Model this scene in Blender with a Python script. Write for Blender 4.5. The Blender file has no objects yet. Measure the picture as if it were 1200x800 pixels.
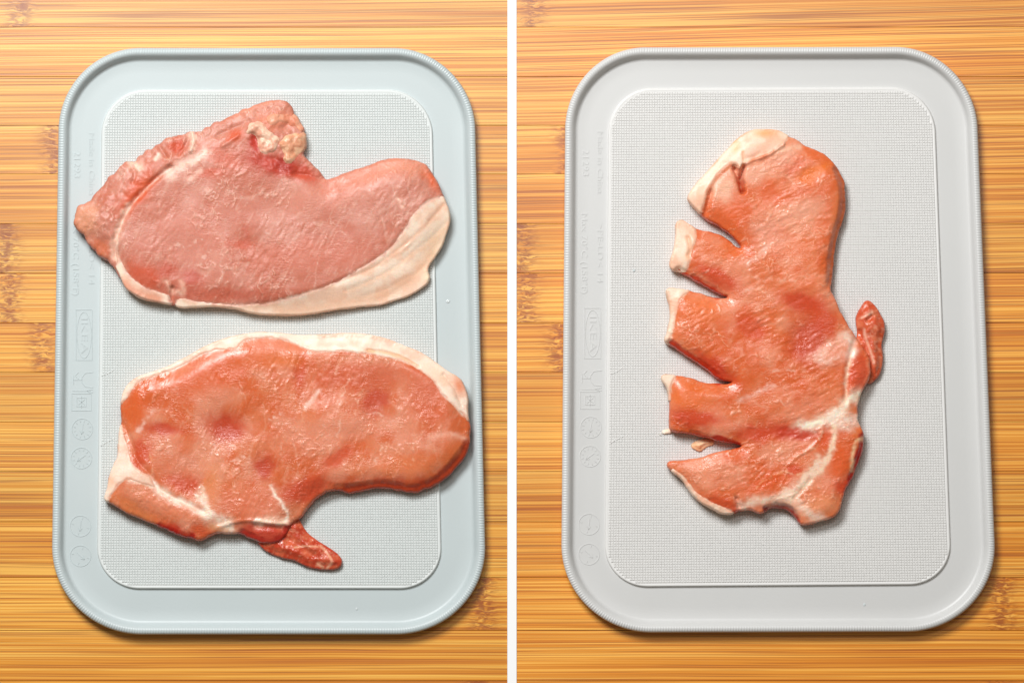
import bpy, math, random
import numpy as np
from mathutils import Vector

# ------------------------------------------------------------------ camera, world, lights
S = 0.0005                     # one design unit (u) = 0.5 mm
D = 2.4
TILT = math.radians(5.0)
sc = bpy.context.scene
col = sc.collection

cam_d = bpy.data.cameras.new('camera')
cam = bpy.data.objects.new('camera', cam_d)
col.objects.link(cam)
cam.location = (0, -D * math.sin(TILT), D * math.cos(TILT))
cam.rotation_euler = (TILT, 0, 0)
cam_d.sensor_width = 36
cam_d.lens = 36 * D / (1200 * S)
cam_d.clip_start = 0.05
cam_d.clip_end = 20
sc.camera = cam

world = bpy.data.worlds.new('World')
sc.world = world
world.use_nodes = True
bg = world.node_tree.nodes['Background']
bg.inputs['Color'].default_value = (1.0, 0.90, 0.74, 1)
bg.inputs['Strength'].default_value = 0.145

def area(name, loc, target, sx, sy, power, color):
    l = bpy.data.lights.new(name, 'AREA')
    l.shape = 'RECTANGLE'; l.size = sx; l.size_y = sy
    l.energy = power; l.color = color
    o = bpy.data.objects.new(name, l)
    o.location = loc
    o.rotation_euler = (Vector(target) - Vector(loc)).to_track_quat('-Z', 'Y').to_euler()
    col.objects.link(o)
area('window_light', (-0.58, 1.06, 1.58), (0.0, 0.0, 0.0), 0.80, 0.55, 42.5, (0.985, 0.995, 1.0))
area('overhead_fill', (0.0, 0.64, 1.9), (0.0, 0.0, 0.0), 1.0, 0.32, 7.5, (1.0, 0.98, 0.96))  # added overhead lamp for sheen and glints; no such fixture is seen

sc.view_settings.view_transform = 'Standard'
sc.view_settings.look = 'None'
sc.view_settings.exposure = 0.0
sc.view_settings.gamma = 1.0
sc.cycles.use_denoising = True
sc.cycles.max_bounces = 8

# ------------------------------------------------------------------ helpers
CAMP = np.array([0, -D * math.sin(TILT), D * math.cos(TILT)])
FWD = np.array([0, math.sin(TILT), -math.cos(TILT)])
UPV = np.array([0, math.cos(TILT), math.sin(TILT)])

def W(px, py, z=0.0):
    """design-plan point (u) at height z (u) -> world metres"""
    px = np.asarray(px, float); py = np.asarray(py, float)
    z = np.asarray(z, float) * S
    d = FWD[None] * D + np.stack([(px.ravel() - 600) * S, 0 * px.ravel(), 0 * px.ravel()], 1) \
        + UPV[None] * ((400 - py.ravel()) * S)[:, None]
    t = (np.broadcast_to(z, px.shape).ravel() - CAMP[2]) / d[:, 2]
    return CAMP[None] + d * t[:, None]

def lin(c):
    c = np.asarray(c, float) / 255.0
    return np.where(c <= 0.04045, c / 12.92, ((c + 0.055) / 1.055) ** 2.4)

def link(o, parent=None):
    col.objects.link(o)
    if parent is not None:
        o.parent = parent
    return o

def np_mesh(name, verts, quads, tris=None, smooth=True):
    me = bpy.data.meshes.new(name)
    verts = np.asarray(verts, np.float32)
    quads = np.asarray(quads, np.int32).reshape(-1, 4)
    tris = np.zeros((0, 3), np.int32) if tris is None else np.asarray(tris, np.int32).reshape(-1, 3)
    nq, nt = len(quads), len(tris)
    me.vertices.add(len(verts)); me.vertices.foreach_set('co', verts.ravel())
    loops = np.concatenate([quads.ravel(), tris.ravel()])
    me.loops.add(len(loops)); me.loops.foreach_set('vertex_index', loops)
    me.polygons.add(nq + nt)
    starts = np.concatenate([np.arange(nq) * 4, nq * 4 + np.arange(nt) * 3]).astype(np.int32)
    me.polygons.foreach_set('loop_start', starts)
    me.polygons.foreach_set('use_smooth', np.full(nq + nt, smooth))
    me.update(calc_edges=True)
    me.validate()
    return me

def py_mesh(name, verts, faces, smooth=False):
    me = bpy.data.meshes.new(name)
    me.from_pydata([tuple(map(float, v)) for v in verts], [], faces)
    me.update()
    if smooth:
        me.polygons.foreach_set('use_smooth', [True] * len(me.polygons))
    return me

def obj(name, me, mat, parent=None, loc=None):
    o = bpy.data.objects.new(name, me)
    if mat is not None and not me.materials:
        me.materials.append(mat)
    if loc is not None:
        o.location = loc
    return link(o, parent)

def tag(o, label=None, cat=None, group=None, kind=None):
    if label: o['label'] = label
    if cat: o['category'] = cat
    if group: o['group'] = group
    if kind: o['kind'] = kind
    return o

def empty(name, loc):
    o = bpy.data.objects.new(name, None)
    o.empty_display_size = 0.02
    o.location = loc
    return link(o)

# --- noise
_rng = np.random.RandomState(7)
_TAB = _rng.rand(256, 256)
def vnoise(x, y, seed=0):
    x = x + seed * 17.31; y = y + seed * 9.77
    xi = np.floor(x).astype(int); yi = np.floor(y).astype(int)
    fx = x - xi; fy = y - yi
    fx = fx * fx * fx * (fx * (fx * 6 - 15) + 10); fy = fy * fy * fy * (fy * (fy * 6 - 15) + 10)
    a = _TAB[xi & 255, yi & 255]; b = _TAB[(xi + 1) & 255, yi & 255]
    c = _TAB[xi & 255, (yi + 1) & 255]; d = _TAB[(xi + 1) & 255, (yi + 1) & 255]
    return (a * (1 - fx) + b * fx) * (1 - fy) + (c * (1 - fx) + d * fx) * fy

def fbm(x, y, scale, octv=4, seed=0, ang=0.0, stretch=1.0, gain=0.5):
    ca, sa = math.cos(ang), math.sin(ang)
    u = (x * ca + y * sa) / (scale * stretch); v = (-x * sa + y * ca) / scale
    t = 0; amp = 1; tot = 0
    for k in range(octv):
        t = t + amp * vnoise(u * 2 ** k, v * 2 ** k, seed + k * 3.1)
        tot += amp; amp *= gain
    return t / tot          # 0..1

def sm(a, b, x):
    t = np.clip((x - a) / (b - a), 0, 1)
    return t * t * (3 - 2 * t)

def chaikin(pts, n=2, closed=True):
    p = np.asarray(pts, float)
    for _ in range(n):
        q = np.roll(p, -1, 0) if closed else p[1:]
        b = p if closed else p[:-1]
        r = np.empty((len(b) * 2, 2))
        r[0::2] = b * 0.75 + q * 0.25
        r[1::2] = b * 0.25 + q * 0.75
        if not closed:
            r = np.vstack([p[:1], r, p[-1:]])
        p = r
    return p

def seg_dist(x, y, pts, closed, far=None):
    p = np.asarray(pts, float)
    if far is not None:
        lo = p.min(0) - far; hi = p.max(0) + far
        m = (x > lo[0]) & (x < hi[0]) & (y > lo[1]) & (y < hi[1])
        r = np.full(x.shape, float(far))
        if m.any():
            r[m] = np.minimum(seg_dist(x[m], y[m], pts, closed), far)
        return r
    best = np.full(x.shape, 1e18)
    n = len(p)
    for i in range(n if closed else n - 1):
        a = p[i]; b = p[(i + 1) % n]
        ab = b - a; L = max(ab @ ab, 1e-9)
        t = np.clip(((x - a[0]) * ab[0] + (y - a[1]) * ab[1]) / L, 0, 1)
        best = np.minimum(best, (x - a[0] - t * ab[0]) ** 2 + (y - a[1] - t * ab[1]) ** 2)
    return np.sqrt(best)

def inside(x, y, pts):
    p = np.asarray(pts, float)
    r = np.zeros(x.shape, bool); n = len(p)
    for i in range(n):
        x0, y0 = p[i]; x1, y1 = p[(i + 1) % n]
        if y0 == y1: continue
        c = ((y0 > y) != (y1 > y)) & (x < (x1 - x0) * (y - y0) / (y1 - y0) + x0)
        r ^= c
    return r

def sdf(x, y, pts, far=None):
    if far is not None:
        p = np.asarray(pts, float); lo = p.min(0) - far; hi = p.max(0) + far
        m = (x > lo[0]) & (x < hi[0]) & (y > lo[1]) & (y < hi[1])
        r = np.full(x.shape, -float(far))
        if m.any():
            r[m] = sdf(x[m], y[m], pts)
        return r
    d = seg_dist(x, y, pts, True)
    return np.where(inside(x, y, pts), d, -d)

def blob(x, y, cx, cy, rx, ry, ang=0.0):
    ca, sa = math.cos(math.radians(ang)), math.sin(math.radians(ang))
    u = ((x - cx) * ca + (y - cy) * sa) / rx; v = (-(x - cx) * sa + (y - cy) * ca) / ry
    return np.exp(-(u * u + v * v))

def mixc(c, c2, w):
    return c * (1 - w[:, None]) + np.asarray(c2)[None] * w[:, None]

# --- node material helper
def material(name):
    m = bpy.data.materials.new(name); m.use_nodes = True
    nt = m.node_tree
    return m, nt, nt.nodes['Principled BSDF']

def node(nt, kind, **kw):
    n = nt.nodes.new(kind)
    for k, v in kw.items():
        if k in ('operation', 'attribute_name', 'attribute_type', 'blend_type', 'data_type', 'noise_dimensions', 'feature', 'distance', 'interpolation_type'):
            setattr(n, k, v)
        else:
            n.inputs[k].default_value = v
    return n

# ------------------------------------------------------------------ materials
def plastic_material(name, rgb, rough):
    m, nt, b = material(name)
    L = nt.links.new
    tc = node(nt, 'ShaderNodeTexCoord')
    n1 = node(nt, 'ShaderNodeTexNoise', Scale=22.0, Detail=5.0)
    n2 = node(nt, 'ShaderNodeTexNoise', Scale=900.0, Detail=2.0)
    L(tc.outputs['Object'], n1.inputs['Vector']); L(tc.outputs['Object'], n2.inputs['Vector'])
    mr = node(nt, 'ShaderNodeMapRange'); mr.inputs['To Min'].default_value = rough - 0.08; mr.inputs['To Max'].default_value = rough + 0.12
    L(n1.outputs['Fac'], mr.inputs['Value']); L(mr.outputs['Result'], b.inputs['Roughness'])
    mx = node(nt, 'ShaderNodeMix', data_type='RGBA')
    mx.inputs['A'].default_value = (*(np.array(rgb) * 0.965), 1); mx.inputs['B'].default_value = (*rgb, 1)
    L(n1.outputs['Fac'], mx.inputs['Factor']); L(mx.outputs['Result'], b.inputs['Base Color'])
    bp = node(nt, 'ShaderNodeBump', Strength=0.12, Distance=0.0002)
    L(n2.outputs['Fac'], bp.inputs['Height']); L(bp.outputs['Normal'], b.inputs['Normal'])
    return m

def bamboo_material(name, tint):
    m, nt, b = material(name)
    L = nt.links.new
    def mth(op, a, c=None, clamp=False):
        n = nt.nodes.new('ShaderNodeMath'); n.operation = op; n.use_clamp = clamp
        for i, v in enumerate((a, c)):
            if v is None: continue
            if isinstance(v, (int, float)): n.inputs[i].default_value = v
            else: L(v, n.inputs[i])
        return n.outputs[0]
    def noise(vec, scale, detail=3.0, rough=0.5):
        n = node(nt, 'ShaderNodeTexNoise', Scale=scale, Detail=detail, Roughness=rough)
        L(vec, n.inputs['Vector']); return n.outputs['Fac']
    def comb(x, y, z):
        n = nt.nodes.new('ShaderNodeCombineXYZ')
        for i, v in enumerate((x, y, z)):
            if isinstance(v, (int, float)): n.inputs[i].default_value = v
            else: L(v, n.inputs[i])
        return n.outputs[0]
    tc = node(nt, 'ShaderNodeTexCoord')
    sp = nt.nodes.new('ShaderNodeSeparateXYZ'); L(tc.outputs['Object'], sp.inputs[0])
    X, Y = sp.outputs[0], sp.outputs[1]
    an = node(nt, 'ShaderNodeAttribute', attribute_name='node_x', attribute_type='OBJECT')
    asd = node(nt, 'ShaderNodeAttribute', attribute_name='seed', attribute_type='OBJECT')
    seed = asd.outputs['Fac']
    dx = mth('SUBTRACT', X, an.outputs['Fac'])
    wob = noise(comb(mth('MULTIPLY', Y, 90.0), seed, 0.0), 1.0, 3.0)
    dx = mth('ADD', dx, mth('MULTIPLY', mth('SUBTRACT', wob, 0.5), 0.012))
    g = mth('DIVIDE', dx, 0.0075)
    nodew = mth('POWER', 2.718, mth('MULTIPLY', mth('MULTIPLY', g, g), -1.0))      # 1 at a bamboo joint
    # gentle drift of the fibres + ragged zone at the joint
    drift = noise(comb(mth('MULTIPLY', X, 7.0), mth('MULTIPLY', Y, 30.0), seed), 1.0, 2.0)
    rag = noise(comb(mth('MULTIPLY', X, 130.0), mth('MULTIPLY', Y, 380.0), seed), 1.0, 2.0)
    Yw = mth('ADD', Y, mth('MULTIPLY', mth('SUBTRACT', drift, 0.5), 0.0018))
    asl = node(nt, 'ShaderNodeAttribute', attribute_name='slope', attribute_type='OBJECT')
    Yw = mth('SUBTRACT', Yw, mth('MULTIPLY', X, asl.outputs['Fac']))
    Yw = mth('ADD', Yw, mth('MULTIPLY', mth('MULTIPLY', mth('SUBTRACT', rag, 0.5), 0.0065), nodew))
    f1 = noise(comb(mth('MULTIPLY', X, 2.0), mth('MULTIPLY', Yw, 900.0), seed), 1.0, 3.0, 0.55)
    f2 = noise(comb(mth('MULTIPLY', X, 6.0), mth('MULTIPLY', Yw, 1400.0), mth('ADD', seed, 4.0)), 1.0, 2.0, 0.6)
    f3 = noise(comb(mth('MULTIPLY', X, 3.0), mth('MULTIPLY', Yw, 60.0), mth('ADD', seed, 9.0)), 1.0, 2.0, 0.5)
    ramp = nt.nodes.new('ShaderNodeValToRGB')
    e = ramp.color_ramp.elements
    e[0].position = 0.37; e[0].color = (0.52, 0.165, 0.008, 1)
    e[1].position = 0.59; e[1].color = (0.88, 0.51, 0.10, 1)
    k = e.new(0.47); k.color = (0.70, 0.285, 0.016, 1)
    val = mth('ADD', mth('MULTIPLY', f1, 0.70), mth('MULTIPLY', f3, 0.30))
    L(val, ramp.inputs['Fac'])
    # thin dark fibre lines
    lines = nt.nodes.new('ShaderNodeMapRange'); lines.inputs['From Min'].default_value = 0.45; lines.inputs['From Max'].default_value = 0.38
    L(f2, lines.inputs['Value'])
    mx = node(nt, 'ShaderNodeMix', data_type='RGBA')
    L(mth('MULTIPLY', lines.outputs['Result'], 0.72), mx.inputs['Factor'])
    L(ramp.outputs['Color'], mx.inputs['A']); mx.inputs['B'].default_value = (0.33, 0.095, 0.008, 1)
    # joints: redder, with dark pits
    rag2 = noise(comb(mth('MULTIPLY', X, 200.0), mth('MULTIPLY', Yw, 800.0), seed), 1.0, 2.0)
    jr = nt.nodes.new('ShaderNodeMapRange'); jr.inputs['From Min'].default_value = 0.60; jr.inputs['From Max'].default_value = 0.44
    L(rag2, jr.inputs['Value'])
    jf = mth('MULTIPLY', mth('MULTIPLY', jr.outputs['Result'], nodew), 0.8)
    mx2 = node(nt, 'ShaderNodeMix', data_type='RGBA')
    L(jf, mx2.inputs['Factor']); L(mx.outputs['Result'], mx2.inputs['A']); mx2.inputs['B'].default_value = (0.28, 0.06, 0.005, 1)
    # per-strip tone
    tone = node(nt, 'ShaderNodeAttribute', attribute_name='tone', attribute_type='OBJECT')
    mul = node(nt, 'ShaderNodeMix', data_type='RGBA', blend_type='MULTIPLY'); mul.inputs['Factor'].default_value = 1.0
    cmb = nt.nodes.new('ShaderNodeCombineColor')
    for i in range(3): L(mth('MULTIPLY', tone.outputs['Fac'], tint[i]), cmb.inputs[i])
    L(mx2.outputs['Result'], mul.inputs['A']); L(cmb.outputs[0], mul.inputs['B'])
    L(mul.outputs['Result'], b.inputs['Base Color'])
    b.inputs['Roughness'].default_value = 0.36
    b.inputs['Specular IOR Level'].default_value = 0.4
    b.inputs['Coat Weight'].default_value = 0.8
    b.inputs['Coat Roughness'].default_value = 0.34
    bp = node(nt, 'ShaderNodeBump', Strength=0.35, Distance=0.00025)
    L(mth('ADD', f2, mth('MULTIPLY', rag2, nodew)), bp.inputs['Height']); L(bp.outputs['Normal'], b.inputs['Normal'])
    return m

def meat_material(name, rough=0.24, sss=0.35, bump=1.0, fibre=(760.0, 240.0), ang=1.1):
    m, nt, b = material(name)
    L = nt.links.new
    at = node(nt, 'ShaderNodeAttribute', attribute_name='Col')
    tc = node(nt, 'ShaderNodeTexCoord')
    mp = nt.nodes.new('ShaderNodeMapping'); mp.inputs['Rotation'].default_value = (0, 0, ang)
    mp.inputs['Scale'].default_value = (fibre[1], fibre[0], 200.0)
    L(tc.outputs['Object'], mp.inputs['Vector'])
    n1 = node(nt, 'ShaderNodeTexNoise', Scale=1.0, Detail=4.0, Roughness=0.6, Distortion=0.8)
    L(mp.outputs['Vector'], n1.inputs['Vector'])
    n2 = node(nt, 'ShaderNodeTexNoise', Scale=950.0, Detail=3.0, Roughness=0.6)
    L(tc.outputs['Object'], n2.inputs['Vector'])
    n3 = node(nt, 'ShaderNodeTexNoise', Scale=120.0, Detail=2.0)
    L(tc.outputs['Object'], n3.inputs['Vector'])
    # fine colour mottling
    hs = nt.nodes.new('ShaderNodeHueSaturation')
    mr = nt.nodes.new('ShaderNodeMapRange'); mr.inputs['From Min'].default_value = 0.3; mr.inputs['From Max'].default_value = 0.7
    mr.inputs['To Min'].default_value = 0.94; mr.inputs['To Max'].default_value = 1.06
    L(n2.outputs['Fac'], mr.inputs['Value']); L(mr.outputs['Result'], hs.inputs['Value'])
    L(at.outputs['Color'], hs.inputs['Color']); L(hs.outputs['Color'], b.inputs['Base Color'])
    ad = nt.nodes.new('ShaderNodeMath'); ad.operation = 'MULTIPLY_ADD'; ad.inputs[1].default_value = 0.5
    L(n2.outputs['Fac'], ad.inputs[0]); L(n1.outputs['Fac'], ad.inputs[2])
    n4 = node(nt, 'ShaderNodeTexNoise', Scale=75.0, Detail=3.0)
    L(tc.outputs['Object'], n4.inputs['Vector'])
    r4 = nt.nodes.new('ShaderNodeMapRange'); r4.inputs['From Min'].default_value = 0.40; r4.inputs['From Max'].default_value = 0.62
    r4.inputs['To Min'].default_value = 0.12; r4.inputs['To Max'].default_value = 1.0
    L(n4.outputs['Fac'], r4.inputs['Value'])
    bp = node(nt, 'ShaderNodeBump', Distance=0.00036 * bump)
    L(r4.outputs['Result'], bp.inputs['Strength'])
    L(ad.outputs[0], bp.inputs['Height']); L(bp.outputs['Normal'], b.inputs['Normal'])
    r2 = nt.nodes.new('ShaderNodeMapRange'); r2.inputs['From Min'].default_value = 0.35; r2.inputs['From Max'].default_value = 0.65
    r2.inputs['To Min'].default_value = rough - 0.06; r2.inputs['To Max'].default_value = rough + 0.10
    L(n3.outputs['Fac'], r2.inputs['Value']); L(r2.outputs['Result'], b.inputs['Roughness'])
    b.inputs['Subsurface Weight'].default_value = sss
    b.inputs['Subsurface Radius'].default_value = (1.0, 0.30, 0.16)
    b.inputs['Subsurface Scale'].default_value = 0.0016
    b.inputs['IOR'].default_value = 1.40
    return m

def plain(name, rgb, rough):
    m, nt, b = material(name)
    L = nt.links.new
    tc = node(nt, 'ShaderNodeTexCoord')
    n1 = node(nt, 'ShaderNodeTexNoise', Scale=60.0, Detail=4.0)
    L(tc.outputs['Object'], n1.inputs['Vector'])
    mx = node(nt, 'ShaderNodeMix', data_type='RGBA')
    mx.inputs['A'].default_value = (*(np.array(rgb) * 0.985), 1); mx.inputs['B'].default_value = (*rgb, 1)
    L(n1.outputs['Fac'], mx.inputs['Factor']); L(mx.outputs['Result'], b.inputs['Base Color'])
    b.inputs['Roughness'].default_value = rough
    return m

M_wood_a = bamboo_material('bamboo_honey', (0.97, 0.89, 0.74))
M_wood_b = bamboo_material('bamboo_amber', (1.03, 0.88, 0.72))
M_slab = plain('slab_wood', (0.30, 0.13, 0.035), 0.6)
M_white = plain('divider_white', (0.95, 0.95, 0.95), 0.7)
M_board_a = plastic_material('plastic_blue_grey', (0.52, 0.582, 0.588), 0.40)
M_panel_a = plastic_material('plastic_panel_lift_a', (0.69, 0.722, 0.71), 0.45)  # board plastic, lightened to offset the shade between the studs
M_panel_b = plastic_material('plastic_panel_lift_b', (0.76, 0.752, 0.735), 0.45)  # lightened the same way against the stud shade
M_board_b = plastic_material('plastic_light_grey', (0.62, 0.62, 0.61), 0.40)

# ------------------------------------------------------------------ tabletops
STRIPS = [-140, -83, -25, 32, 90, 147, 204, 262, 320, 378, 436, 494, 552, 611, 676, 738, 797, 855, 915]
JOINTS = {-25: 18, 147: 60, 262: 6, 320: 10, 378: 52, 676: 566, 797: 560, 90: -70, 32: -60}
def box_verts(x0, x1, y0, y1, z0, z1, bev):
    """box given in metres with a bevelled top edge"""
    v = [(x0, y0, z0), (x1, y0, z0), (x1, y1, z0), (x0, y1, z0),
         (x0, y0, z1 - bev), (x1, y0, z1 - bev), (x1, y1, z1 - bev), (x0, y1, z1 - bev),
         (x0 + bev, y0 + bev, z1), (x1 - bev, y0 + bev, z1), (x1 - bev, y1 - bev, z1), (x0 + bev, y1 - bev, z1)]
    f = [(3, 2, 1, 0)]
    for a in (0, 4):
        for i in range(4):
            j = (i + 1) % 4
            f.append((a + i, a + j, a + 4 + j, a + 4 + i))
    f.append((8, 9, 10, 11))
    return v, f

YLO = float(W([600], [STRIPS[-1]])[0][1]); YHI = float(W([600], [STRIPS[0]])[0][1])
def tabletop(x0p, x1p, xshift, mat, key):
    slab_c = ((x0p + x1p) / 2 - 600) * S
    hw = (x1p - x0p) / 2 * S
    v, f = box_verts(-hw, hw, YLO, YHI, -0.030, -0.0062, 0.0004)
    t = obj('tabletop', py_mesh('tabletop', v, f), M_slab, None, (slab_c, 0, 0))
    tag(t, kind='structure')
    rnd = random.Random(3)
    for i in range(len(STRIPS) - 1):
        ya, yb = STRIPS[i], STRIPS[i + 1]
        w0 = W([600], [ya])[0][1]; w1 = W([600], [yb])[0][1]
        yc = (w0 + w1) / 2; h = (w0 - w1) / 2 - 0.00010
        v, f = box_verts(-hw, hw, -h, h, -0.006, 0.0, 0.00012)
        s = obj('bamboo_strip', py_mesh('bamboo_strip', v, f), mat, t)
        s.location = (0, yc, -rnd.random() * 0.00012)
        s['node_x'] = float((JOINTS.get(ya, -900) + xshift - 600) * S - slab_c)
        s['seed'] = float(i * 3.7 + 1.3)
        s['slope'] = float((0.008 if key == 'a' else 0.026) * (1 - min(1, max(0, ya / 700))))
        s['tone'] = float(0.94 + 0.15 * rnd.random())
    return t
tabletop(-160, 594.5, 0, M_wood_a, 'a')
tabletop(605.5, 1360, 605.5 - 0, M_wood_b, 'b')

v, f = box_verts(-5.4 * S, 5.4 * S, YLO, YHI, -0.008, 0.0004, 0.00008)
dv = obj('divider_strip', py_mesh('divider_strip', v, f), M_white, None, (0, 0, 0))  # added for the blank gap between two views; not part of the table
tag(dv, 'narrow plain white divider added to stand for the blank gap between two views', 'strip')

# ------------------------------------------------------------------ cutting boards
Z_CH, Z_RIM, Z_PL, Z_ST = 7.0, 17.5, 10.2, 11.2

def rrect(w, h, rt, rb, step):
    """rounded rectangle 0..w, 0..h (y down), clockwise on screen, top radius rt / bottom radius rb; returns pts and outward normals"""
    P, N = [], []
    def line(a, b, n):
        L = math.dist(a, b); k = max(1, int(round(L / step)))
        for i in range(k):
            t = i / k; P.append((a[0] + (b[0] - a[0]) * t, a[1] + (b[1] - a[1]) * t)); N.append(n)
    def arc(cx, cy, r, a0, a1):
        k = max(2, int(round(r * abs(a1 - a0) / step)))
        for i in range(k):
            a = a0 + (a1 - a0) * i / k
            P.append((cx + r * math.cos(a), cy + r * math.sin(a))); N.append((math.cos(a), math.sin(a)))
    pi = math.pi
    line((rt, 0), (w - rt, 0), (0, -1)); arc(w - rt, rt, rt, -pi / 2, 0)
    line((w, rt), (w, h - rb), (1, 0)); arc(w - rb, h - rb, rb, 0, pi / 2)
    line((w - rb, h), (rb, h), (0, 1)); arc(rb, h - rb, rb, pi / 2, pi)
    line((0, h - rb), (0, rt), (-1, 0)); arc(rt, rt, rt, pi, 1.5 * pi)
    return np.array(P), np.array(N)

def quadmap(p, w, h, q):
    u = p[:, 0] / w; v = p[:, 1] / h
    q = np.asarray(q, float)
    return ((1 - u) * (1 - v))[:, None] * q[0] + (u * (1 - v))[:, None] * q[1] + (u * v)[:, None] * q[2] + ((1 - u) * v)[:, None] * q[3]

def board(quad, pquad, mat, pmat, label, dx, dy):
    q = np.array(quad, float); pq = np.array(pquad, float)
    c = W([q[:, 0].mean()], [q[:, 1].mean()], 0)[0]
    root = empty('cutting_board', (c[0], c[1], 0.0))
    tag(root, label, 'cutting board')
    w, h = 494.0, 686.0
    P, N = rrect(w, h, 96, 104, 0.76)
    n = len(P)
    # profile: inset from the outer edge, height
    prof = [(3.0, 0.2), (0.8, 1.2), (0.0, 5), (0.0, 13.5), (0.7, 15.8), (2.0, 17.0), (3.6, Z_RIM), (5.4, 17.4),
            (7.2, 16.7), (9.2, 14.9), (11.0, 11.8), (12.3, 9.2), (13.8, 7.6), (16.5, Z_CH)]
    arcl = np.arange(n)
    rib = np.where((arcl % 4) < 2, 1.0, 0.0)
    ribbed = {4: 0.4, 5: 0.65, 6: 0.65, 7: 0.25}
    rings = []
    for k, (ins, z) in enumerate(prof):
        pp = P - N * ins
        pp = quadmap(pp, w, h, q)
        zz = np.full(n, z) - ribbed.get(k, 0) * rib
        rings.append(W(pp[:, 0], pp[:, 1], zz) - c)
    V = np.concatenate(rings)
    idx = np.arange(n); nx = (idx + 1) % n
    Q = [np.stack([k * n + idx, (k + 1) * n + idx, (k + 1) * n + nx, k * n + nx], 1)[:, ::-1] for k in range(len(prof) - 1)]
    # floor of the gutter, four further rings then a flat middle
    extra = []
    base = len(prof)
    for ins in (30.0, 44.0, 58.0):
        pp = quadmap(P - N * ins, w, h, q)
        extra.append(W(pp[:, 0], pp[:, 1], np.full(n, Z_CH)) - c)
    V = np.concatenate([V] + extra)
    for k in range(base - 1, base + 2):
        Q.append(np.stack([k * n + idx, (k + 1) * n + idx, (k + 1) * n + nx, k * n + nx], 1)[:, ::-1])
    cen = len(V)
    V = np.vstack([V, [[0, 0, Z_CH * S]]])
    last = (base + 2) * n
    T = np.stack([last + idx, np.full(n, cen), last + nx], 1)[:, ::-1]
    obj('rimmed_tray', np_mesh('rimmed_tray', V, np.concatenate(Q), T), mat, root)

    # raised panel
    pw, ph = 392.0, 583.0
    P2, N2 = rrect(pw, ph, 52, 48, 3.0)
    n2 = len(P2)
    prof2 = [(-1.2, Z_CH - 0.3), (-0.4, Z_CH + 0.6), (0, Z_PL - 0.6), (0.3, Z_PL + 0.1), (1.1, Z_PL + 0.3), (2.2, Z_PL + 0.25), (3.0, Z_PL)]
    rings = []
    for ins, z in prof2:
        pp = quadmap(P2 - N2 * ins, pw, ph, pq)
        rings.append(W(pp[:, 0], pp[:, 1], np.full(n2, z)) - c)
    V = np.concatenate(rings)
    i2 = np.arange(n2); x2 = (i2 + 1) % n2
    Q = np.concatenate([np.stack([k * n2 + i2, (k + 1) * n2 + i2, (k + 1) * n2 + x2, k * n2 + x2], 1)[:, ::-1] for k in range(len(prof2) - 1)])
    cc = W([pq[:, 0].mean()], [pq[:, 1].mean()], Z_PL)[0] - c
    cen = len(V); V = np.vstack([V, [cc]])
    lb = (len(prof2) - 1) * n2
    T = np.stack([lb + i2, np.full(n2, cen), lb + x2], 1)[:, ::-1]
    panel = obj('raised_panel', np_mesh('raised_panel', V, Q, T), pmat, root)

    # fine grid relief on the panel
    per = 3.06
    nu, nv = int((pw - 5) / per), int((ph - 5) / per)
    gu, gv = np.meshgrid((np.arange(nu) + 0.5) * per + (pw - nu * per) / 2, (np.arange(nv) + 0.5) * per + (ph - nv * per) / 2)
    gu = gu.ravel(); gv = gv.ravel()
    Pin, _ = rrect(pw, ph, 52, 48, 12.0)
    keep = sdf(gu, gv, Pin) > 3.0
    gu, gv = gu[keep], gv[keep]
    m = len(gu)
    rr = np.random.RandomState(5)
    hb, ht = per * 0.49, per * 0.30
    offs = [(-hb, -hb, 0), (hb, -hb, 0), (hb, hb, 0), (-hb, hb, 0), (-ht, -ht, 1), (ht, -ht, 1), (ht, ht, 1), (-ht, ht, 1)]
    VV = np.empty((m, 8, 3))
    jit = rr.uniform(-0.05, 0.05, m)
    for k, (a, b_, t) in enumerate(offs):
        pp = quadmap(np.stack([gu + a, gv + b_], 1), pw, ph, pq)
        z = np.full(m, Z_PL + 0.02) if t == 0 else Z_ST + jit
        VV[:, k] = W(pp[:, 0], pp[:, 1], z) - c
    b0 = (np.arange(m) * 8)[:, None]
    fq = [(7, 6, 5, 4)] + [(4 + i, 4 + (i + 1) % 4, (i + 1) % 4, i) for i in range(4)]
    Q = np.concatenate([b0 + np.array(f_)[None] for f_ in fq])
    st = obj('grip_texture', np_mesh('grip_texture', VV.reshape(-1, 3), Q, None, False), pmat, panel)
    st['kind'] = 'stuff'

    # ---- embossed marks in the left gutter
    zb = Z_CH - 0.15
    def pt(px, py, z):
        return W([px + dx], [py + dy], z)[0] - c
    def text(s, px, py, size, name, length=None):
        cu = bpy.data.curves.new('t', 'FONT'); cu.body = s; cu.size = 1.0; cu.extrude = 0.0; cu.align_x = 'CENTER'; cu.align_y = 'CENTER'
        cu.resolution_u = 3
        to = bpy.data.objects.new('t', cu); col.objects.link(to)
        dg = bpy.context.evaluated_depsgraph_get()
        me = bpy.data.meshes.new_from_object(to.evaluated_get(dg))
        bpy.data.objects.remove(to); bpy.data.curves.remove(cu)
        xs = [v_.co.x for v_ in me.vertices]
        sx = (length / (max(xs) - min(xs))) if length else size
        import bmesh
        bm = bmesh.new(); bm.from_mesh(me)
        r = bmesh.ops.extrude_face_region(bm, geom=bm.faces[:])
        top = [g for g in r['geom'] if isinstance(g, bmesh.types.BMVert)]
        ts = set(top)
        for v_ in bm.verts:
            X, Yy = v_.co.x * sx, v_.co.y * size
            v_.co = pt(px + Yy, py + X, zb + (0.6 if v_ in ts else 0.0))
        bmesh.ops.recalc_face_normals(bm, faces=bm.faces[:])
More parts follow.
